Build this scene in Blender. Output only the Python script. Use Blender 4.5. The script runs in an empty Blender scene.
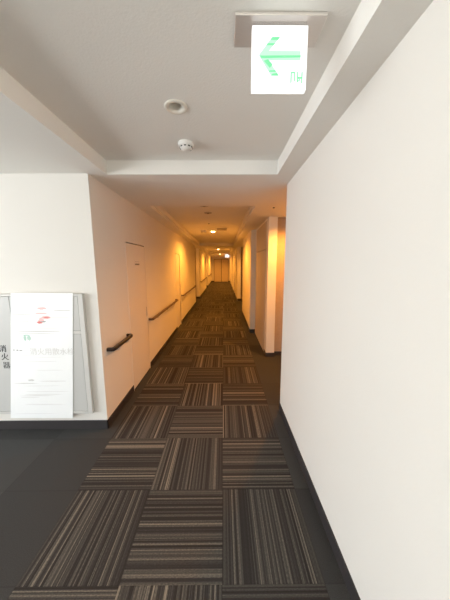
import bpy, bmesh, math, random
from mathutils import Vector, Matrix
random.seed(4)
S = bpy.context.scene
COL = S.collection
PI = math.pi

# ------------------------------------------------------------------ measures
H = 1.539                    # eye height
SOF = 2.278                  # underside of the lowered soffits
TRAY = 2.386                 # underside of the raised ceiling trays
WR, WL = 0.597, -1.105       # corridor wall faces
YC = 2.093                   # face of the lobby wall
YR = 2.363                   # end of the near right wall
END = 22.0
BB = 0.085

# ------------------------------------------------------------------ materials
def srgb(r, g, b):
    f = lambda c: (c/12.92 if c <= .04045 else ((c+.055)/1.055)**2.4)
    return (f(r/255), f(g/255), f(b/255), 1)

def mat(name, col, rough=.6, metal=0, bump=0, bscale=200, vary=0, vscale=3, spec=None, emit=None, estr=0, stretch=None):
    m = bpy.data.materials.new(name); m.use_nodes = True
    nt = m.node_tree; b = nt.nodes['Principled BSDF']
    b.inputs['Base Color'].default_value = col
    b.inputs['Roughness'].default_value = rough
    b.inputs['Metallic'].default_value = metal
    if spec is not None: b.inputs['Specular IOR Level'].default_value = spec
    if emit: 
        b.inputs['Emission Color'].default_value = emit; b.inputs['Emission Strength'].default_value = estr
    tc = nt.nodes.new('ShaderNodeTexCoord')
    vec = tc.outputs['Object']
    if stretch:
        mp = nt.nodes.new('ShaderNodeMapping'); mp.inputs['Scale'].default_value = stretch
        nt.links.new(vec, mp.inputs['Vector']); vec = mp.outputs['Vector']
    if bump:
        n = nt.nodes.new('ShaderNodeTexNoise'); n.inputs['Scale'].default_value = bscale; n.inputs['Detail'].default_value = 3
        nt.links.new(vec, n.inputs['Vector'])
        bp = nt.nodes.new('ShaderNodeBump'); bp.inputs['Strength'].default_value = bump; bp.inputs['Distance'].default_value = .002
        nt.links.new(n.outputs['Fac'], bp.inputs['Height']); nt.links.new(bp.outputs['Normal'], b.inputs['Normal'])
    if vary:
        n2 = nt.nodes.new('ShaderNodeTexNoise'); n2.inputs['Scale'].default_value = vscale; n2.inputs['Detail'].default_value = 4
        nt.links.new(vec, n2.inputs['Vector'])
        mx = nt.nodes.new('ShaderNodeMix'); mx.data_type = 'RGBA'
        mx.inputs[6].default_value = tuple(c*(1-vary) for c in col[:3])+(1,)
        mx.inputs[7].default_value = tuple(min(1, c*(1+vary)) for c in col[:3])+(1,)
        nt.links.new(n2.outputs['Fac'], mx.inputs[0]); nt.links.new(mx.outputs[2], b.inputs['Base Color'])
    return m

M = {}
M['wall'] = mat('wallpaper', (.80, .765, .715, 1), .75, bump=.35, bscale=160, vary=.02, vscale=2)
M['ceil'] = mat('ceiling_paper', (.85, .82, .77, 1), .85, bump=.6, bscale=110, vary=.02)
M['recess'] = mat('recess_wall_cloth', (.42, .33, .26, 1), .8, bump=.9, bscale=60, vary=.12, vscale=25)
M['base'] = mat('baseboard_vinyl', (.036, .031, .032, 1), .5, bump=.1)
M['door'] = mat('door_paint', (.78, .74, .70, 1), .5, bump=.1, bscale=90, vary=.015)
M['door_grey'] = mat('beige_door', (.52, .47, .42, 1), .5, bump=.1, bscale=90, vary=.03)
M['door_wood'] = mat('dark_wood_door', (.16, .09, .055, 1), .45, vary=.25, vscale=8, stretch=(8, 8, .6))
M['door_oak'] = mat('pale_wood_door', (.66, .56, .44, 1), .5, vary=.12, vscale=6, stretch=(8, 8, .6))
M['frame'] = mat('frame_paint', (.85, .82, .78, 1), .5)
M['gap'] = mat('gap_dark', (.03, .025, .02, 1), .8)
M['rail'] = mat('rail_wood_dark', (.022, .012, .010, 1), .35, vary=.25, vscale=20, stretch=(10, 1, 10))
M['rail2'] = mat('rail_wood_brown', (.13, .07, .04, 1), .4, vary=.25, vscale=20, stretch=(10, 1, 10))
M['metal'] = mat('brushed_metal', (.70, .66, .62, 1), .4, metal=.45, bump=.05, bscale=300, stretch=(1, 30, 30), vary=.08, vscale=40)
M['white'] = mat('white_plastic', (.86, .84, .80, 1), .4)
M['cream'] = mat('cream_enamel', (.80, .75, .66, 1), .35)
M['black'] = mat('black_paint', (.015, .015, .015, 1), .5)
M['dark'] = mat('dark_plastic', (.05, .045, .04, 1), .5)
M['panel'] = mat('cabinet_grey', (.56, .55, .53, 1), .45, vary=.015)
M['panel_frame'] = mat('cabinet_frame', (.64, .62, .59, 1), .45)
M['blur_patch'] = mat('blur_white', (.98, .98, .98, 1), .4, vary=.006, vscale=14, stretch=(1, 1, 18))
M['smear'] = mat('pale_grey_print', (.70, .685, .675, 1), .6)
M['smear2'] = mat('mid_grey_print', (.42, .40, .40, 1), .6)
M['smear3'] = mat('very_pale_print', (.86, .85, .845, 1), .6)
M['smear4'] = mat('faint_lettering', (.78, .765, .755, 1), .6)
M['red1'] = mat('pale_red_print', (.92, .58, .56, 1), .6)
M['red2'] = mat('red_print', (.80, .22, .20, 1), .6)
M['green1'] = mat('pale_green_print', (.52, .70, .61, 1), .6)
M['vent'] = mat('grey_ceiling_metal', (.45, .41, .38, 1), .5)
M['out'] = mat('terrace', (.45, .45, .44, 1), .9, vary=.1)
M['sign'] = mat('sign_light', (.3, .3, .3, 1), .4, emit=(1, 1, 1, 1), estr=1.0)
M['signgreen'] = mat('sign_green', (.05, .15, .08, 1), .4, emit=srgb(125, 230, 165), estr=.96)
M['signgreen2'] = mat('sign_pale_green', (.05, .1, .06, 1), .4, emit=srgb(200, 248, 218), estr=.98)
M['warm'] = mat('warm_lamp', (1, .8, .5, 1), .4, emit=(1, .62, .24, 1), estr=16)

M['lobbyfill'] = mat('white_fill_lamp', (1, .95, .88, 1), .4, emit=(1, .92, .8, 1), estr=6)
def clear(name, fac):
    m = bpy.data.materials.new(name); m.use_nodes = True; nt = m.node_tree
    for n in list(nt.nodes):
        if n.type != 'OUTPUT_MATERIAL': nt.nodes.remove(n)
    t = nt.nodes.new('ShaderNodeBsdfTransparent'); g = nt.nodes.new('ShaderNodeBsdfGlossy'); g.inputs['Roughness'].default_value = .05
    x = nt.nodes.new('ShaderNodeMixShader'); x.inputs[0].default_value = fac
    nt.links.new(t.outputs[0], x.inputs[1]); nt.links.new(g.outputs[0], x.inputs[2])
    nt.links.new(x.outputs[0], nt.nodes['Material Output'].inputs[0])
    return m
M['glass'] = clear('clear_glass', .06)
M['acrylic'] = clear('clear_acrylic', .35)

def carpet():
    m = bpy.data.materials.new('tile_carpet'); m.use_nodes = True
    nt = m.node_tree; L = nt.links.new; b = nt.nodes['Principled BSDF']
    b.inputs['Roughness'].default_value = .95; b.inputs['Specular IOR Level'].default_value = .15
    def V(v): return v
    def math_(op, a, c=None, d=None):
        n = nt.nodes.new('ShaderNodeMath'); n.operation = op
        for k, v in enumerate((a, c, d)):
            if v is None: continue
            if isinstance(v, (int, float)): n.inputs[k].default_value = v
            else: L(v, n.inputs[k])
        return n.outputs[0]
    tc = nt.nodes.new('ShaderNodeTexCoord'); sp = nt.nodes.new('ShaderNodeSeparateXYZ'); L(tc.outputs['Object'], sp.inputs[0])
    x, y = sp.outputs[0], sp.outputs[1]
    u = math_('DIVIDE', math_('ADD', x, .0108), .5); v = math_('DIVIDE', math_('SUBTRACT', y, 1.4515), .5)
    i = math_('FLOOR', u); j = math_('FLOOR', v)
    fu = math_('SUBTRACT', u, i); fv = math_('SUBTRACT', v, j)
    par = math_('FLOORED_MODULO', math_('ADD', i, j), 2)
    s = math_('ADD', math_('MULTIPLY', x, par), math_('MULTIPLY', y, math_('SUBTRACT', 1, par)))
    t = math_('ADD', math_('MULTIPLY', y, par), math_('MULTIPLY', x, math_('SUBTRACT', 1, par)))
    cid = math_('ADD', math_('MULTIPLY', i, 7.31), math_('MULTIPLY', j, 13.7))
    def wn(a, c):
        cb = nt.nodes.new('ShaderNodeCombineXYZ'); L(a, cb.inputs[0]); L(c, cb.inputs[1])
        w = nt.nodes.new('ShaderNodeTexWhiteNoise'); w.noise_dimensions = '2D'; L(cb.outputs[0], w.inputs['Vector']); return w.outputs['Value']
    def ns(a, c, sx, sy, det=2):
        cb = nt.nodes.new('ShaderNodeCombineXYZ'); L(math_('MULTIPLY', a, sx), cb.inputs[0]); L(math_('MULTIPLY', c, sy), cb.inputs[1])
        w = nt.nodes.new('ShaderNodeTexNoise'); w.noise_dimensions = '2D'; w.inputs['Scale'].default_value = 1; w.inputs['Detail'].default_value = det
        L(cb.outputs[0], w.inputs['Vector']); return w.outputs['Fac']
    broad = wn(math_('FLOOR', math_('MULTIPLY', s, 84)), cid)
    fine = wn(math_('FLOOR', math_('MULTIPLY', s, 190)), math_('ADD', cid, 3.3))
    so = math_('ADD', s, math_('MULTIPLY', cid, 3.17))
    soft = ns(so, cid, 28, 1, 1)
    dash = ns(so, t, 260, 90, 1)
    val = math_('ADD', math_('ADD', math_('MULTIPLY', broad, .42), math_('MULTIPLY', fine, .30)), math_('MULTIPLY', soft, .28))
    val = math_('ADD', val, math_('MULTIPLY', math_('SUBTRACT', dash, .5), .22))
    r = nt.nodes.new('ShaderNodeValToRGB'); L(val, r.inputs[0]); e = r.color_ramp.elements
    e[0].position = .20; e[0].color = (.030, .026, .024, 1)
    e[1].position = .86; e[1].color = (.25, .22, .175, 1)
    for p_, c in ((.42, (.041, .037, .035, 1)), (.52, (.062, .057, .052, 1)), (.62, (.080, .073, .065, 1)), (.72, (.145, .130, .108, 1))):
        q = e.new(p_); q.color = c
    # plain charcoal tiles, each a shade of its own
    fleck = ns(x, y, 330, 330, 2); tone = wn(i, math_('ADD', j, 40))
    pv = math_('ADD', math_('MULTIPLY', fleck, .6), math_('MULTIPLY', tone, .22))
    r2 = nt.nodes.new('ShaderNodeValToRGB'); L(pv, r2.inputs[0]); e = r2.color_ramp.elements
    e[0].position = .15; e[0].color = (.036, .036, .036, 1); e[1].position = .75; e[1].color = (.084, .083, .081, 1)
    # tile joints
    ed = math_('MINIMUM', math_('MINIMUM', fu, math_('SUBTRACT', 1, fu)), math_('MINIMUM', fv, math_('SUBTRACT', 1, fv)))
    seam = math_('GREATER_THAN', ed, .006)
    field = math_('MULTIPLY', math_('GREATER_THAN', u, -2), math_('LESS_THAN', u, 1))
    mx = nt.nodes.new('ShaderNodeMix'); mx.data_type = 'RGBA'; L(field, mx.inputs[0]); L(r2.outputs[0], mx.inputs[6]); L(r.outputs[0], mx.inputs[7])
    m2 = nt.nodes.new('ShaderNodeMix'); m2.data_type = 'RGBA'; m2.blend_type = 'MULTIPLY'; m2.inputs[0].default_value = 1
    sv = math_('ADD', math_('MULTIPLY', seam, .16), .84)
    cc = nt.nodes.new('ShaderNodeCombineColor'); [L(sv, cc.inputs[k]) for k in range(3)]
    L(mx.outputs[2], m2.inputs[6]); L(cc.outputs[0], m2.inputs[7]); L(m2.outputs[2], b.inputs['Base Color'])
    bp = nt.nodes.new('ShaderNodeBump'); bp.inputs['Strength'].default_value = .5; bp.inputs['Distance'].default_value = .003
    L(math_('ADD', math_('MULTIPLY', dash, .5), math_('MULTIPLY', fleck, .5)), bp.inputs['Height']); L(bp.outputs['Normal'], b.inputs['Normal'])
    return m
M['carpet'] = carpet()

# ------------------------------------------------------------------ helpers
def box(bm, x0, x1, y0, y1, z0, z1, bev=0):
    vs = [bm.verts.new((x, y, z)) for z in (z0, z1) for y in (y0, y1) for x in (x0, x1)]
    fs = [bm.faces.new([vs[k] for k in q]) for q in ((0, 2, 3, 1), (4, 5, 7, 6), (0, 1, 5, 4), (1, 3, 7, 5), (3, 2, 6, 7), (2, 0, 4, 6))]
    if bev:
        es = list({e for f in fs for e in f.edges})
        bmesh.ops.bevel(bm, geom=es, offset=bev, segments=2, affect='EDGES', profile=.5)

def boxes(lst, bev=0):
    bm = bmesh.new()
    for q in lst: box(bm, *q, bev=bev)
    return bm

def lathe(bm, prof, cx=0, cy=0, n=32, axis='z'):
    rings = []
    for r, z in prof:
        if r < 1e-5: rings.append([bm.verts.new((cx, cy, z))])
        else: rings.append([bm.verts.new((cx+r*math.cos(2*PI*k/n), cy+r*math.sin(2*PI*k/n), z)) for k in range(n)])
    for a, b in zip(rings, rings[1:]):
        for k in range(n):
            k2 = (k+1) % n
            if len(a) == 1 and len(b) == 1: continue
            if len(a) == 1: bm.faces.new((a[0], b[k2], b[k]))
            elif len(b) == 1: bm.faces.new((a[k], a[k2], b[0]))
            else: bm.faces.new((a[k], a[k2], b[k2], b[k]))

def sweep(bm, pts, w, h, n=12, up=Vector((0, 0, 1))):
    """rounded-section rail along pts"""
    rings = []
    for k, p in enumerate(pts):
        p = Vector(p)
        a = Vector(pts[max(k-1, 0)]); b = Vector(pts[min(k+1, len(pts)-1)])
        d = (b-a).normalized(); s = d.cross(up).normalized()
        ring = []
        for q in range(n):
            an = 2*PI*q/n; c, sn = math.cos(an), math.sin(an)
            e = .55
            ring.append(bm.verts.new(p + s*(w/2*math.copysign(abs(c)**e, c)) + up*(h/2*math.copysign(abs(sn)**e, sn))))
        rings.append(ring)
    for a, b in zip(rings, rings[1:]):
        for q in range(n): bm.faces.new((a[q], a[(q+1) % n], b[(q+1) % n], b[q]))
    bm.faces.new(list(reversed(rings[0]))); bm.faces.new(rings[-1])

def obj(name, bm, m, parent=None, loc=(0, 0, 0), smooth=False, rot=None):
    bmesh.ops.recalc_face_normals(bm, faces=bm.faces[:])
    me = bpy.data.meshes.new(name); bm.to_mesh(me); bm.free()
    me.materials.append(M[m])
    if smooth:
        for p in me.polygons: p.use_smooth = True
    o = bpy.data.objects.new(name, me); COL.objects.link(o); o.location = loc
    if rot: o.rotation_euler = rot
    if parent: o.parent = parent
    return o

def tag(o, label, cat=None, group=None):
    o['label'] = label
    if cat: o['category'] = cat
    if group: o['group'] = group
    return o

def thing(name, label, cat, loc=(0, 0, 0), group=None):
    o = bpy.data.objects.new(name, None); COL.objects.link(o); o.location = loc; o.empty_display_size = .1
    return tag(o, label, cat, group)

def struct(name, bm, m, label=None, cat=None):
    o = obj(name, bm, m); o['kind'] = 'structure'
    if label: o['label'] = label
    if cat: o['category'] = cat
    return o

def dup(root, loc, label=None, group=None, name=None):
    r = root.copy(); COL.objects.link(r); r.location = loc
    if label: r['label'] = label
    if group: r['group'] = group
    for ch in list(root.children):
        c = ch.copy(); COL.objects.link(c); c.parent = r
        for g in list(ch.children):
            d = g.copy(); COL.objects.link(d); d.parent = c
    return r

def text_mesh(body, size, off=0):
    cu = bpy.data.curves.new('lettering', 'FONT'); cu.body = body; cu.size = size; cu.align_x = 'CENTER'; cu.align_y = 'CENTER'
    cu.extrude = .0006
    cu.offset = off
    o = bpy.data.objects.new('lettering', cu); COL.objects.link(o)
    dg = bpy.context.evaluated_depsgraph_get(); dg.update()
    me = bpy.data.meshes.new_from_object(o.evaluated_get(dg))
    bpy.data.objects.remove(o); bpy.data.curves.remove(cu)
    return me

# ------------------------------------------------------------------ floor
struct('floor', boxes([(-5.2, 2.7, -3.6, END+.2, -.1, 0)]), 'carpet', 'dark carpet tiles, striped squares turned by turns, with plain charcoal borders', 'floor')

# ------------------------------------------------------------------ ceiling
TL, TR_, TB = -.956, .451, 2.113
bm = bmesh.new()
T1 = (TL, TR_, -3.0, TB)
trays = [(-.935, .405, 3.2, 9.6), (-.935, .405, 11.2, 15.4), (-.935, .405, 16.6, 21.0)]
zt = 2.46
box(bm, -5.2, TL, -3.6, YC+.02, SOF, zt); box(bm, TR_, 2.7, -3.6, TB, SOF, zt); box(bm, TL, TR_, -3.6, -3.0, SOF, zt)
box(bm, -5.2, TL, YC+.02, TB, SOF, zt)
y = TB
for x0, x1, y0, y1 in trays:
    box(bm, -5.2, 2.7, y, y0, SOF, zt)
    box(bm, -5.2, x0, y0, y1, SOF, zt); box(bm, x1, 2.7, y0, y1, SOF, zt)
    box(bm, x0, x1, y0, y1, TRAY, zt)
    y = y1
box(bm, -5.2, 2.7, y, END+.2, SOF, zt)
# near tray, with the round hole of the recessed downlight
DL = (-.254, 1.44); RH = .038
hole = [bm.verts.new((DL[0]+RH*math.cos(2*PI*k/32), DL[1]+RH*math.sin(2*PI*k/32), TRAY)) for k in range(32)]
outer = [bm.verts.new(q) for q in ((TL, -3, TRAY), (TR_, -3, TRAY), (TR_, TB, TRAY), (TL, TB, TRAY))]
es = [bm.edges.new((hole[k], hole[(k+1) % 32])) for k in range(32)]+[bm.edges.new((outer[k], outer[(k+1) % 4])) for k in range(4)]
bmesh.ops.triangle_fill(bm, use_beauty=True, edges=es)
ob = struct('ceiling', bm, 'ceil', 'off white textured ceiling stepping up into raised trays between beams', 'ceiling')
struct('ceiling_slab', boxes([(-5.2, 2.7, -3.6, END+.2, 2.52, 2.62)]), 'ceil')

# crown strips along the corridor trays
for k, (x0, x1, y0, y1) in enumerate(trays):
    struct('trim_%d' % (k+1), boxes([(x0, x0+.022, y0, y1, SOF+.035, TRAY), (x1-.022, x1, y0, y1, SOF+.035, TRAY)]), 'ceil', 'small stepped moulding inside the corridor ceiling tray', 'trim')

# ------------------------------------------------------------------ walls
def wall_y(name, x0, x1, segs, holes=(), m='wall', label=None):
    """wall running in Y; holes: (y0, y1, ztop)"""
    bm = bmesh.new()
    y0, y1 = segs; y = y0
    for a, b, zt_ in holes:
        box(bm, x0, x1, y, a, 0, SOF); box(bm, x0, x1, a, b, zt_, SOF); y = b
    box(bm, x0, x1, y, y1, 0, SOF)
    return struct(name, bm, m, label, 'wall')
D1 = (2.775, 3.43, 1.80); D2 = (5.60, 6.12, 1.80)
DL3 = (11.0, 9.5)
wall_y('wall_left', WL-.15, WL, (YC, 9.5), (D1, D2), label='pale left corridor wall with flush doors and handrails')
wall_y('wall_left', WL-.15, WL, (11.0, 15.6), label='left corridor wall beyond the first alcove')
wall_y('wall_left', WL-.15, WL, (17.0, END), label='left corridor wall near the far end')
wall_y('wall_left_alcove', -2.3, -2.2, (9.3, 11.2)); wall_y('wall_left_alcove', -2.3, -2.2, (15.4, 17.2))
struct('wall_front', boxes([(-5.2, WL-.15, YC, YC+.12, 0, SOF)]), 'wall', 'white lobby wall facing the viewer with the fire cabinet', 'wall')
def alcove(y0, y1, side):
    if side < 0:
        struct('wall_alcove', boxes([(-2.2, WL-.15, y0-.12, y0, 0, SOF)]), 'wall')
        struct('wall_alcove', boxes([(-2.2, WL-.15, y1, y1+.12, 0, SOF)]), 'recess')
    else:
        struct('wall_alcove', boxes([(WR+.15, 2.3, y0-.12, y0, 0, SOF)]), 'wall')
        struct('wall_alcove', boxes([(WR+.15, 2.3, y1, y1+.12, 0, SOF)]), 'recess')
        struct('wall_alcove', boxes([(2.3, 2.4, y0-.12, y1+.12, 0, SOF)]), 'wall')
alcove(9.5, 11.0, -1); alcove(15.6, 17.0, -1)
# right side
wall_y('wall_right', WR, WR+.15, (-3.6, YR), label='broad white right wall beside the viewer')
struct('wall_alcove', boxes([(2.3, 2.4, YR-.2, 4.1, 0, SOF)]), 'wall')
struct('wall_alcove', boxes([(WR+.15, 2.3, YR-.12, YR, 0, SOF)]), 'wall')
struct('wall_right_pillar', boxes([(.712, .85, 3.87, 4.02, 0, SOF)]), 'wall', 'narrow lit pillar at the right hand opening', 'wall')
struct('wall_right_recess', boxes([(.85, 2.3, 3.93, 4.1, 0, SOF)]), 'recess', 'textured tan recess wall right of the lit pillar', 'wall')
D3 = (4.05, 5.22, 2.25)
wall_y('wall_right_setback', .712, .85, (4.02, 5.3), (D3,), label='set back right wall around the beige door')
wall_y('wall_right', WR, WR+.25, (5.3, 7.55), label='lit right wall between two openings')
alcove(7.55, 10.3, 1)
wall_y('wall_right', WR-.01, WR+.2, (10.3, 12.1)); wall_y('wall_right_setback', WR+.1, WR+.22, (12.1, 13.2)); wall_y('wall_right', WR-.01, WR+.2, (13.2, 15.3))
alcove(15.3, 17.0, 1)
wall_y('wall_right', WR-.01, WR+.2, (17.0, 18.4)); wall_y('wall_right_setback', WR+.1, WR+.22, (18.4, 19.6)); wall_y('wall_right', WR-.01, WR+.2, (19.6, END))
struct('wall_end', boxes([(-1.3, .85, END, END+.15, 0, SOF)]), 'wall', 'far end wall of the corridor', 'wall')

# rear wall and lobby side wall, unseen; windows added to pass fill light
def win_wall_x(name, y0, y1, xa, xb, wx0, wx1, z0, z1):
    struct(name, boxes([(xa, wx0, y0, y1, 0, SOF), (wx1, xb, y0, y1, 0, SOF), (wx0, wx1, y0, y1, 0, z0), (wx0, wx1, y0, y1, z1, SOF)]), 'wall')
win_wall_x('wall_back', -3.6, -3.48, -5.2, WR, -4.6, -1.6, .25, 2.15)
struct('wall_lobby', boxes([(-5.2, -5.08, -3.48, -2.9, 0, SOF), (-5.2, -5.08, 1.3, YC, 0, SOF), (-5.2, -5.08, -2.9, 1.3, 0, .25), (-5.2, -5.08, -2.9, 1.3, 2.15, SOF)]), 'wall')
def window(name, bmf, bmg):
    f = struct(name, bmf, 'frame', 'added lobby window behind the viewer, passing the fill light', 'window')
    g = obj('pane', bmg, 'glass', f); return f
fr = [(-4.6, -1.6, -3.57, -3.51, .25, .30), (-4.6, -1.6, -3.57, -3.51, 2.10, 2.15)]+[(x, x+.05, -3.57, -3.51, .30, 2.10) for x in (-4.6, -3.12, -1.65)]
window('added_window_1', boxes(fr), boxes([(-4.6, -1.6, -3.545, -3.535, .28, 2.12)]))
fr = [(-5.17, -5.11, -2.9, 1.3, .25, .30), (-5.17, -5.11, -2.9, 1.3, 2.10, 2.15)]+[(-5.17, -5.11, q, q+.05, .30, 2.10) for q in (-2.9, -1.5, -.1, 1.25)]
window('added_window_2', boxes(fr), boxes([(-5.145, -5.135, -2.9, 1.3, .28, 2.12)]))

# ------------------------------------------------------------------ baseboards
t = .008
bbs = {
 'baseboard_right': [(WR-t, WR, -3.4, YR+t, 0, BB), (WR-t, WR+.15, YR, YR+t, 0, BB), (.712-t, .86, 3.87-t, 3.87, 0, BB*.8), (.86, 2.3, 3.93-t, 3.93, 0, BB*.8), (.712-t, .712, 3.87, 4.05, 0, BB*.8),
      (WR-t, WR, 5.3-t, 7.55+t, 0, BB), (WR, .712, 5.3-t, 5.3, 0, BB), (WR-.01-t, WR-.01, 10.3-t, 12.1, 0, BB), (WR, .8, 10.3-t, 10.3, 0, BB),
      (WR-.01-t, WR-.01, 13.2, 15.3, 0, BB), (WR+.1-t, WR+.1, 12.1, 13.2, 0, BB), (WR-.01-t, WR-.01, 17.0, 18.4, 0, BB), (WR+.1-t, WR+.1, 18.4, 19.6, 0, BB), (WR-.01-t, WR-.01, 19.6, END, 0, BB)],
 'baseboard_left': [(WL, WL+t, YC-t, D1[0]-.02, 0, BB), (WL, WL+t, D1[1]+.02, D2[0]-.02, 0, BB), (WL, WL+t, D2[1]+.02, 9.5, 0, BB),
      (WL, WL+t, 11.0-t, 15.6, 0, BB), (WL-.15, WL, 11-t, 11, 0, BB), (WL, WL+t, 17-t, END, 0, BB), (WL-.15, WL, 17-t, 17, 0, BB)],
 'baseboard_front': [(-5.08, WL+t, YC-t, YC, 0, BB)],
 'baseboard_end': [(WL, -.86, END-t, END, 0, BB), (.46, WR, END-t, END, 0, BB)],
}
for n, l in bbs.items(): struct(n, boxes(l), 'base', 'dark vinyl baseboard', 'baseboard')

# ------------------------------------------------------------------ doors
def left_door(n, D, label, plate=False):
    y0, y1, zt_ = D
    root = struct('door_%d' % n, boxes([(WL-.046, WL-(.0012 if n == 1 else .008), y0+.002, y1-.002, .012, zt_-.012)], bev=.001), 'door', label, 'door')
    f = obj('door_frame', boxes([(WL-.05, WL+.004, y0-.018, y0, 0, zt_+.0), (WL-.05, WL+(.0005 if n == 1 else .004), y1, y1+.018, 0, zt_+.0)]), 'frame', root)
    obj('door_stop', boxes([(WL-.09, WL-.055, y0+.001, y1-.001, .002, zt_-.001)]), 'gap', root)
    h = obj('door_handle', boxes([(WL-(.002 if n == 1 else .008), WL+.003, y1-.055, y1-.038, .80, .96)], bev=.002), 'metal', root)
    obj('handle_recess', boxes([(WL+.003, WL+.0042, y1-.050, y1-.043, .815, .945)]), 'dark', h)
    if plate:
        pl = obj('nameplate', boxes([(WL-.0015, WL+.001, 3.03, 3.20, 1.525, 1.60)], bev=.001), 'door', root)
        obj('nameplate_lettering', boxes([(WL+.001, WL+.002, 3.045+.03*k, 3.045+.03*k+.02, 1.537, 1.556) for k in range(5)]), 'dark', pl)
        obj('nameplate_lettering', boxes([(WL+.001, WL+.002, 3.05+.03*k, 3.05+.03*k+.014, 1.575, 1.583) for k in range(5)]), 'smear2', pl)
    return root
left_door(1, D1, 'nearest flush pale door in the left corridor wall with a tiny nameplate', True)
left_door(2, D2, 'second narrower flush door on the left between two handrails')
# beige door with panel above
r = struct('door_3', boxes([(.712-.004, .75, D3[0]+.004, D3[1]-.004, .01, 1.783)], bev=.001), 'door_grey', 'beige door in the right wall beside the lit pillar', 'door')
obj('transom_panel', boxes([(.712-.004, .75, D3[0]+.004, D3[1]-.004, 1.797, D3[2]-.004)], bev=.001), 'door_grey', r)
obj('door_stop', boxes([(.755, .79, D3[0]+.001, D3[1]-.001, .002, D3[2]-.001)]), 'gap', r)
hh = obj('door_handle', boxes([(.69, .70, 5.10, 5.12, .88, 1.0)], bev=.003), 'metal', r)
obj('handle_mount', boxes([(.70, .708, 5.10, 5.12, .89, .91), (.70, .708, 5.10, 5.12, .97, .99)]), 'metal', hh)
# dark doors inside the left alcoves
for n, yy in ((4, 11.0), (5, 17.0)):
    r = struct('door_%d' % n, boxes([(-2.12, -1.28, yy-.03, yy, .01, 2.1)], bev=.002), 'door_wood', 'dark wooden door inside a left alcove', 'door')
    obj('door_frame', boxes([(-2.16, -2.12, yy-.035, yy, 0, 2.14), (-1.28, -1.256, yy-.035, yy, 0, 2.14), (-2.12, -1.28, yy-.035, yy, 2.10, 2.14)]), 'door_wood', r)
    obj('door_handle', boxes([(-2.06, -2.03, yy-.06, yy-.03, .95, 1.08)], bev=.004), 'metal', r)
# double door at the end
r = struct('door_6', boxes([(-.83, -.21, END-.04, END, .01, 2.02)], bev=.002), 'door_oak', 'pale double door closing the far end of the corridor', 'door')
obj('door_leaf', boxes([(-.17, .43, END-.04, END, .01, 2.02)], bev=.002), 'door_oak', r)
obj('door_frame', boxes([(-.86, -.83, END-.05, END, 0, 2.06), (.43, .46, END-.05, END, 0, 2.06), (-.83, .43, END-.05, END, 2.02, 2.06)]), 'door_wood', r)
obj('meeting_gap', boxes([(-.21, -.17, END-.02, END, .01, 2.02)]), 'gap', r)
for x in (-.29, -.10): obj('door_handle', boxes([(x-.01, x+.01, END-.07, END-.04, .9, 1.15)], bev=.004), 'metal', r)
# doors of the right hand set backs
for n, (a, b) in ((7, (12.2, 13.1)), (8, (18.5, 19.5))):
    r = struct('door_%d' % n, boxes([(WR+.085, WR+.1, a, b, .01, 2.0)], bev=.001), 'door_grey', 'door set back in the far right wall', 'door')
    obj('door_handle', boxes([(WR+.05, WR+.085, b-.1, b-.08, .9, 1.02)], bev=.003), 'metal', r)

# ------------------------------------------------------------------ handrails
def rail(y0, y1, z, label, m, group=None, nb=2):
    root = thing('handrail', label, 'handrail', (WL, y0, z), group)
    L_ = y1-y0; d = .058; c = .03
    pts = [(0.001, 0, 0), (d-c, 0, 0)]
    for k in range(1, 5): a = PI/2*k/4; pts.append((d-c+c*math.sin(a), c-c*math.cos(a), 0))
    pts.append((d, L_-c, 0))
    for k in range(1, 5): a = PI/2*k/4; pts.append((d-c+c*math.cos(a), L_-c+c*math.sin(a), 0))
    pts.append((0.001, L_, 0))
    bm = bmesh.new(); sweep(bm, pts, .034, .036)
    obj('rail', bm, m, root, smooth=False)
    for k in range(nb):
        yy = L_*(.5+k)/nb if nb > 2 else (L_*.27, L_*.75)[k]
        bm = bmesh.new()
        sweep(bm, [(d, yy, -.016), (d, yy, -.032), (d-.012, yy, -.044), (.012, yy, -.046), (.001, yy, -.046)], .017, .015, up=Vector((0, 1, 0)))
        b_ = obj('bracket', bm, 'metal', root)
        obj('wall_plate', boxes([(.0005, .005, yy-.018, yy+.018, -.066, -.026)], bev=.001), 'metal', b_)
    return root
rail(2.19, 2.66, .745, 'short near-black handrail nearest the corner, left of the first door', 'rail')
rail(3.47, 5.45, .745, 'brown handrail on the left wall between the two flush doors', 'rail2', nb=3)
rail(6.22, 9.15, .745, 'brown handrail on the left wall beyond the second flush door', 'rail2', nb=4)
rail(11.4, 15.3, .745, 'distant handrail on the left wall past the first alcove', 'rail2', nb=5)
rail(17.3, 21.3, .745, 'farthest handrail on the left wall, near the end doors', 'rail2', nb=5)

# ------------------------------------------------------------------ fire cabinet on the lobby wall
PF = 2.055    # front plane of the cabinet
cab = thing('fire_cabinet', 'grey wall cabinet with black vertical lettering on the white lobby wall', 'cabinet', (-1.8, YC, .15))
def cb(name, lst, m, parent=cab, bev=0):
    return obj(name, boxes([(a+1.8, b+1.8, c-YC, d-YC, e-.15, f-.15) for a, b, c, d, e, f in lst], bev), m, parent)
X0 = -2.55; X1 = -1.216
cb('back_box', [(X0+.02, X1-.02, PF+.006, YC-.001, .19, 1.27)], 'gap')
cb('frame', [(X0, X0+.045, PF, YC-.001, .176, 1.293), (X1-.042, X1, PF, YC-.001, .176, 1.293), (X0+.045, X1-.042, PF, YC-.001, 1.275, 1.293), (X0+.045, X1-.042, PF, YC-.001, .176, .198)], 'panel_frame', bev=.0015)
dl = cb('door', [(X0+.047, -1.852, PF+.002, PF+.02, .201, 1.272)], 'panel', bev=.0015)
du = cb('door', [(-1.848, X1-.045, PF+.002, PF+.02, .968, 1.272)], 'panel', bev=.0015)
dd = cb('door', [(-1.848, X1-.045, PF+.002, PF+.02, .201, .935)], 'panel', bev=.0015)
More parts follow.
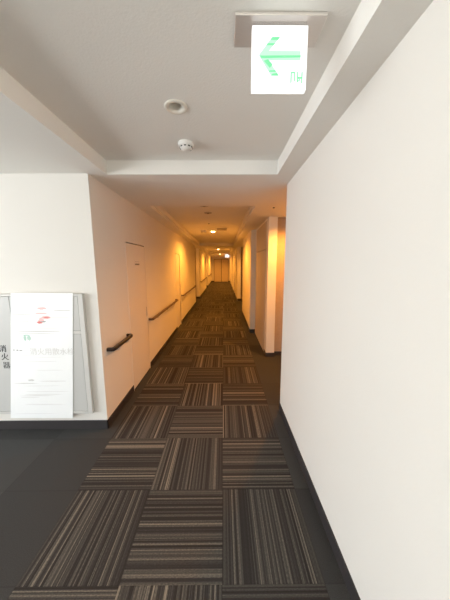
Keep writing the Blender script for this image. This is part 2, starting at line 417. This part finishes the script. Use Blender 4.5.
cb('divider', [(-1.85, X1-.043, PF+.0005, PF+.012, .938, .965)], 'panel_frame')
for ch, x, z in (('消', -1.962, .802), ('火', -1.953, .727), ('器', -1.948, .648)):
    me = text_mesh(ch, .068, .0009 if ch != '器' else 0); me.transform(Matrix.Rotation(PI/2, 4, 'X')); me.materials.append(M['black'])
    o = bpy.data.objects.new('lettering', me); COL.objects.link(o); o.parent = dl; o.location = (x+1.8, PF-YC+.0015, z-.15)

# white skewed patch for a blurred-out area; no such sheet hangs there
nt_ = thing('blur_sheet', 'white skewed patch standing in for a blurred-out area over the grey cabinet doors', 'blur_patch', (-1.62, PF, .13))
def nb(name, polys, m, y, th, parent):
    bm = bmesh.new()
    for poly in polys:
        a = [bm.verts.new((x+1.62, y, z-.13)) for x, z in poly]; b = [bm.verts.new((x+1.62, y+th, z-.13)) for x, z in poly]
        n = len(poly); bm.faces.new(a); bm.faces.new(list(reversed(b)))
        for k in range(n): bm.faces.new((a[k], b[k], b[(k+1) % n], a[(k+1) % n]))
    return obj(name, bm, m, parent)
sheet = nb('sheet', [[(-1.822, 1.304), (-1.293, 1.302), (-1.403, .133), (-1.976, .137)]], 'blur_patch', -.003, .003, nt_)
def blob(cx, cz, w, h, n=14, j=.2):
    return [(cx+w/2*math.cos(2*PI*k/n)*(1+random.uniform(-j, j)), cz+h/2*math.sin(2*PI*k/n)*(1+random.uniform(-j, j))) for k in range(n)]
Y1 = -.0042
[nb('blurred_red_mark', [q], 'red1', Y1, .0006, sheet) for q in [blob(-1.545, 1.09, .085, .028), blob(-1.585, 1.125, .10, .014), blob(-1.575, 1.17, .08, .02), blob(-1.59, 1.06, .05, .05)]]
[nb('red_mark', [q], 'red2', Y1-.0006, .0006, sheet) for q in [blob(-1.605, 1.045, .045, .022), blob(-1.54, 1.088, .05, .010)]]
[nb('grey_mark', [q], 'smear2', Y1-.0012, .0006, sheet) for q in [blob(-1.57, 1.052, .05, .010)]]  # grey blurred mark across the red one
[nb('green_mark', [q], 'green1', Y1, .0006, sheet) for q in [blob(-1.75, .905, .022, .05), blob(-1.715, .905, .03, .045), blob(-1.735, .93, .06, .010)]]
st = []
for k in range(16):
    z = random.uniform(.16, 1.27); xl = -1.976+(z-.137)/(1.304-.137)*.154; xr = xl+.55
    w = random.uniform(.15, .4); cx = random.uniform(xl+.02+w/2, xr-.03-w/2)
    st.append(blob(cx, z, w, random.uniform(.004, .012), 16, .12))
[nb('blurred_streak', [q], 'smear3', Y1+.0002, .0004, sheet) for q in st]
[nb('blurred_streak', [q], 'smear', Y1, .0005, sheet) for q in [blob(-1.76, 1.115, .2, .008), blob(-1.74, 1.05, .22, .007), blob(-1.40, 1.15, .16, .008), blob(-1.62, .965, .40, .010), blob(-1.66, .945, .34, .006), blob(-1.74, .51, .055, .020), blob(-1.55, .50, .26, .006), blob(-1.79, .48, .2, .008)]]
[nb('print_line', [q], 'smear2', Y1, .0005, sheet) for q in [blob(-1.86, .795, .02, .01, 8), blob(-1.83, .793, .02, .01, 8), blob(-1.80, .79, .03, .008, 8)]]
me = text_mesh('消火用散水栓', .066); me.transform(Matrix.Rotation(PI/2, 4, 'X')); me.materials.append(M['smear4'])
o = bpy.data.objects.new('lettering', me); COL.objects.link(o); o.parent = sheet; o.location = (-1.525+1.62, Y1, .775-.13)
tag(o, 'faint grey lettering')

# ------------------------------------------------------------------ exit signs
def arrow_poly(bm, polys, y, th):
    for poly in polys:
        a = [bm.verts.new((x, y, z)) for x, z in poly]; b = [bm.verts.new((x, y+th, z)) for x, z in poly]
        n = len(poly); bm.faces.new(a); bm.faces.new(list(reversed(b)))
        for k in range(n): bm.faces.new((a[k], b[k], b[(k+1) % n], a[(k+1) % n]))
def exit_sign(loc, label, w, h, drop, pw, pd, off=0):
    root = thing('exit_sign', label, 'exit sign', loc)
    obj('ceiling_plate', boxes([(-pw/2, pw/2, -pd/2+off, pd/2+off, -.012, -.0005)], bev=.003), 'metal', root)
    obj('hanger', boxes([(-w/2+.003, w/2-.003, -.006, .006, -drop+.0, -.012)]), 'acrylic', root)
    bz = -drop-h
    p = obj('light_panel', boxes([(-w/2, w/2, -.011, .011, bz, -drop)], bev=.001), 'sign', root)
    return root, p
es, pn = exit_sign((.2, .968, TRAY), 'large lit white exit sign with pale green left arrow hanging from near ceiling', .194, .200, .028, .315, .125, .035)
# arrow: local coordinates on the panel face, x left-right, z up
def W(x, z): return ((x-.2075)*.96, z-TRAY-.012)
zc = 2.278
bm = bmesh.new()
arrow_poly(bm, [[W(.131, zc), W(.178, zc+.055), W(.207, zc+.055), W(.168, zc+.013), W(.284, zc+.013), W(.284, zc-.016), W(.168, zc-.016), W(.207, zc-.064), W(.178, zc-.064)]], -.0124, .001)
ar = obj('arrow', bm, 'signgreen2', pn)
bm = bmesh.new()
arrow_poly(bm, [[W(.172, zc+.046), W(.180, zc+.055), W(.207, zc+.055), W(.200, zc+.046)], [W(.158, zc+.030), W(.163, zc+.036), W(.190, zc+.036), W(.184, zc+.030)],
   [W(.135, zc-.002), W(.140, zc-.010), W(.284, zc-.007), W(.284, zc-.001)], [W(.150, zc-.018), W(.165, zc-.013), W(.182, zc-.030), W(.172, zc-.040)], [W(.183, zc-.058), W(.178, zc-.064), W(.205, zc-.064), W(.200, zc-.056)],
   [W(.172, zc-.048), W(.168, zc-.052), W(.196, zc-.052), W(.192, zc-.047)]], -.0134, .001)
obj('arrow_streak', bm, 'signgreen', ar)
bm = bmesh.new()
arrow_poly(bm, [[W(x0, z0), W(x1, z0), W(x1, z1), W(x0, z1)] for x0, x1, z0, z1 in
   ((.250, .254, 2.190, 2.222), (.262, .266, 2.196, 2.226), (.250, .266, 2.222, 2.226), (.274, .278, 2.194, 2.226), (.290, .294, 2.190, 2.226), (.274, .294, 2.205, 2.210))]
   + [[W(.276, 2.192), W(.283, 2.206), W(.288, 2.194), W(.284, 2.200)]], -.0124, .001)
obj('running_figure', bm, 'signgreen', pn)
es2, pn2 = exit_sign((.30, 19.2, TRAY), 'tiny lit exit sign far down the corridor before the end doors', .34, .25, .03, .3, .12)
bm = bmesh.new()
arrow_poly(bm, [[(-.10, -.155), (-.04, -.10), (-.04, -.135), (.10, -.135), (.10, -.175), (-.04, -.175), (-.04, -.21)]], -.0124, .001)
obj('arrow', bm, 'signgreen2', pn2)

# ------------------------------------------------------------------ ceiling fittings
dlr = thing('recessed_downlight', 'unlit round recessed downlight in the near ceiling tray', 'downlight', (DL[0], DL[1], TRAY))
bm = bmesh.new(); lathe(bm, [(RH-.001, .004), (RH-.001, -.002), (.048, -.006), (.058, -.006), (.063, -.002), (.063, 0)], n=48)
obj('trim_ring', bm, 'cream', dlr, smooth=True)
bm = bmesh.new(); lathe(bm, [(RH-.001, .002), (.036, .02), (.031, .042), (.024, .058)], n=48)
obj('reflector', bm, 'cream', dlr, smooth=True)
bm = bmesh.new(); lathe(bm, [(.024, .058), (.024, .09), (0, .09)], n=32)
obj('socket', bm, 'dark', dlr)

def smoke(loc, label, r=.05):
    root = thing('smoke_detector', label, 'smoke detector', loc)
    k = r/.05
    bm = bmesh.new(); lathe(bm, [(0, -.0005), (.048*k, -.0005), (.050*k, -.004), (.050*k, -.016*k), (.046*k, -.022*k), (0, -.022*k)], n=40)
    obj('base', bm, 'white', root, smooth=False)
    bm = bmesh.new(); lathe(bm, [(.040*k, -.022*k), (.037*k, -.033*k), (.026*k, -.041*k), (.014*k, -.044*k), (0, -.045*k)], n=40)
    d = obj('dome', bm, 'white', root, smooth=True)
    bm = bmesh.new()
    for q in range(10):
        a = 2*PI*q/10+.3; c, s = math.cos(a), math.sin(a)
        ww = .007*k
        for (ra, rb, za, zb) in ((.0395*k, .0405*k, -.026*k, -.033*k),):
            p = [(ra*c-ww*s, ra*s+ww*c, za), (ra*c+ww*s, ra*s-ww*c, za), (ra*c+ww*s, ra*s-ww*c, zb), (ra*c-ww*s, ra*s+ww*c, zb)]
            p2 = [(x*1.03, y_*1.03, z) for x, y_, z in p]
            v = [bm.verts.new(t_) for t_ in p+p2]
            for f in ((0, 1, 2, 3), (7, 6, 5, 4), (0, 4, 5, 1), (1, 5, 6, 2), (2, 6, 7, 3), (3, 7, 4, 0)): bm.faces.new([v[g] for g in f])
    obj('intake_slot', bm, 'dark', d)
    return root
smoke((-.26, 1.828, TRAY), 'white domed smoke detector on the near ceiling tray behind the downlight', .055)
smoke((-.50, 6.2, TRAY), 'smoke detector beside the first lit lamp in the corridor ceiling', .07)

def round_plate(x, y, z, r, label, m='vent'):
    root = thing('sprinkler_plate', label, 'sprinkler plate', (x, y, z))
    bm = bmesh.new(); lathe(bm, [(0, -.010), (r*.6, -.010), (r*.9, -.007), (r, -.001), (r, 0)], n=32)
    obj('cover', bm, m, root, smooth=True)
    bm = bmesh.new(); lathe(bm, [(0, -.016), (r*.25, -.014), (r*.3, -.010)], n=16)
    obj('nozzle', bm, 'dark', root)
round_plate(-.275, 3.62, TRAY, .075, 'nearest grey round plate at the front of the corridor ceiling tray')
round_plate(-.25, 4.12, TRAY, .065, 'second grey round plate in the corridor ceiling tray')
bm = boxes([(-.10, .10, -.16, .16, -.008, -.0005)], bev=.002)
ap = thing('ceiling_hatch', 'grey rectangular metal hatch right of the first corridor lamp', 'hatch', (-.03, 5.95, TRAY))
obj('cover', bm, 'vent', ap); obj('rim', boxes([(-.115, -.10, -.175, .175, -.011, -.0005), (.10, .115, -.175, .175, -.011, -.0005), (-.10, .10, -.175, -.16, -.011, -.0005), (-.10, .10, .16, .175, -.011, -.0005)]), 'vent', ap)
for x, y_, z, r_, lb in ((.66, 3.27, SOF, .014, 'tiny dark sensor dot on the soffit near the right opening'), (-.30, 5.15, TRAY, .016, 'tiny dark sensor dot on the corridor tray before the first lamp')):
    bm = bmesh.new(); lathe(bm, [(0, -.012), (r_*.7, -.010), (r_, -.001), (r_, 0)], n=20)
    tag(obj('ceiling_sensor', bm, 'dark', loc=(x, y_, z)), lb, 'sensor')

# lit corridor lamps, then added unseen ones in far alcoves and lobby
WARM = (1.0, .375, .045)
def pt(loc, e, r=.05, col=WARM):
    l = bpy.data.lights.new('lamp_light', 'POINT'); l.energy = e; l.shadow_soft_size = r; l.color = col
    o = bpy.data.objects.new('lamp_light', l); COL.objects.link(o); o.location = loc; return o
def lamp(loc, label, e, r=.055):
    root = thing('ceiling_lamp', label, 'lamp', loc)
    bm = bmesh.new(); lathe(bm, [(r*1.35, -.0005), (r*1.35, -.008), (r*1.1, -.014), (r*.9, -.014)], n=32)
    obj('lamp_ring', bm, 'cream', root, smooth=True)
    bm = bmesh.new(); lathe(bm, [(r, -.010)]+[(r*math.cos(a), -.010-.55*r*math.sin(a)) for a in [PI/2*k/8 for k in range(1, 8)]]+[(0, -.010-.55*r)], n=32)
    obj('lamp_globe', bm, 'warm', root, smooth=True)
    l = bpy.data.lights.new('lamp_light', 'SPOT'); l.energy = e; l.shadow_soft_size = .05; l.color = WARM; l.spot_size = math.radians(166); l.spot_blend = .6
    o = bpy.data.objects.new('lamp_light', l); COL.objects.link(o); o.location = (loc[0], loc[1], loc[2]-.075)
    return root
lamp((-.26, 6.27, TRAY), 'nearest glowing amber ceiling lamp in the corridor', 150)
lamp((-.28, 13.3, TRAY), 'second glowing ceiling lamp, beyond the first corridor beam', 170)
lamp((-.28, 19.3, TRAY), 'farthest glowing ceiling lamp, close to the far exit sign', 230)
lamp((1.12, 3.36, SOF), 'ceiling lamp inside the right hand opening behind the near wall', 120)
lamp((1.3, 9.2, SOF), 'added unseen lamp inside the right hand alcove beyond the lit wall', 110)  # this and the next three are unseen, added to light the alcoves
lamp((-1.7, 10.0, SOF), 'added unseen lamp inside the first left alcove', 45)
lamp((1.3, 16.2, SOF), 'added unseen lamp inside the far right alcove', 90)
lamp((-1.7, 16.2, SOF), 'added unseen lamp inside the far left alcove', 60)

lob_fill = thing('ceiling_lamp', 'added white fill lamp in the lobby tray, unseen behind the viewer', 'lamp', (-.25, -1.1, TRAY))  # added lamp, brightens the tray edges from behind the viewer
bm = bmesh.new(); lathe(bm, [(.17, -.0005), (.17, -.02), (.155, -.03), (.15, -.03)], n=40)
obj('lamp_ring', bm, 'cream', lob_fill, smooth=True)
bm = bmesh.new(); lathe(bm, [(.15, -.025), (.13, -.05), (.08, -.065), (0, -.07)], n=40)
obj('lamp_globe', bm, 'lobbyfill', lob_fill, smooth=True)
pt((-.25, -1.1, TRAY-.20), 32, .12, (1, .93, .80))

# ------------------------------------------------------------------ added area lights standing in for daylight, and sky
def area(loc, target, sx, sy, e, col):
    l = bpy.data.lights.new('window_fill', 'AREA'); l.shape = 'RECTANGLE'; l.size = sx; l.size_y = sy; l.energy = e; l.color = col
    o = bpy.data.objects.new('window_fill', l); COL.objects.link(o); o.location = loc
    o.rotation_euler = (Vector(target)-Vector(loc)).to_track_quat('-Z', 'Y').to_euler(); return o
area((-3.1, -3.7, 1.25), (-3.1, 0, 2.0), 2.9, 1.9, 22, (.93, .96, 1))  # weak fill set outside the added rear window
area((-5.3, -.8, 1.25), (0, -.8, 3.6), 4.1, 1.9, 265, (.90, .965, 1))  # main fill from the left, aimed upward to brighten the ceiling
w = bpy.data.worlds.new('sky'); S.world = w; w.use_nodes = True
nt = w.node_tree; bg = nt.nodes['Background']
sky = nt.nodes.new('ShaderNodeTexSky'); sky.sky_type = 'NISHITA'; sky.sun_disc = False; sky.sun_elevation = math.radians(40); sky.sun_rotation = math.radians(200)
nt.links.new(sky.outputs[0], bg.inputs[0]); bg.inputs[1].default_value = .12

# ------------------------------------------------------------------ camera
pitch, yaw, roll, F_ = math.radians(8.3664), math.radians(.361), math.radians(-.1399), 239.736
Fw = Vector((math.sin(yaw)*math.cos(pitch), math.cos(yaw)*math.cos(pitch), -math.sin(pitch)))
R = Vector((math.cos(yaw), -math.sin(yaw), 0)); U = R.cross(Fw)
R2 = math.cos(roll)*R+math.sin(roll)*U; U2 = -math.sin(roll)*R+math.cos(roll)*U
cd = bpy.data.cameras.new('camera'); cam = bpy.data.objects.new('camera', cd); COL.objects.link(cam)
mtx = Matrix((R2, U2, -Fw)).transposed().to_4x4(); mtx.translation = Vector((0, 0, H)); cam.matrix_world = mtx
cd.sensor_fit = 'HORIZONTAL'; cd.sensor_width = 36; cd.lens = F_/450*36; cd.clip_start = .02; cd.clip_end = 100
S.camera = cam
vs = S.view_settings; vs.view_transform = 'Standard'; vs.look = 'None'; vs.exposure = .08; vs.gamma = 1; vs.use_curve_mapping = False
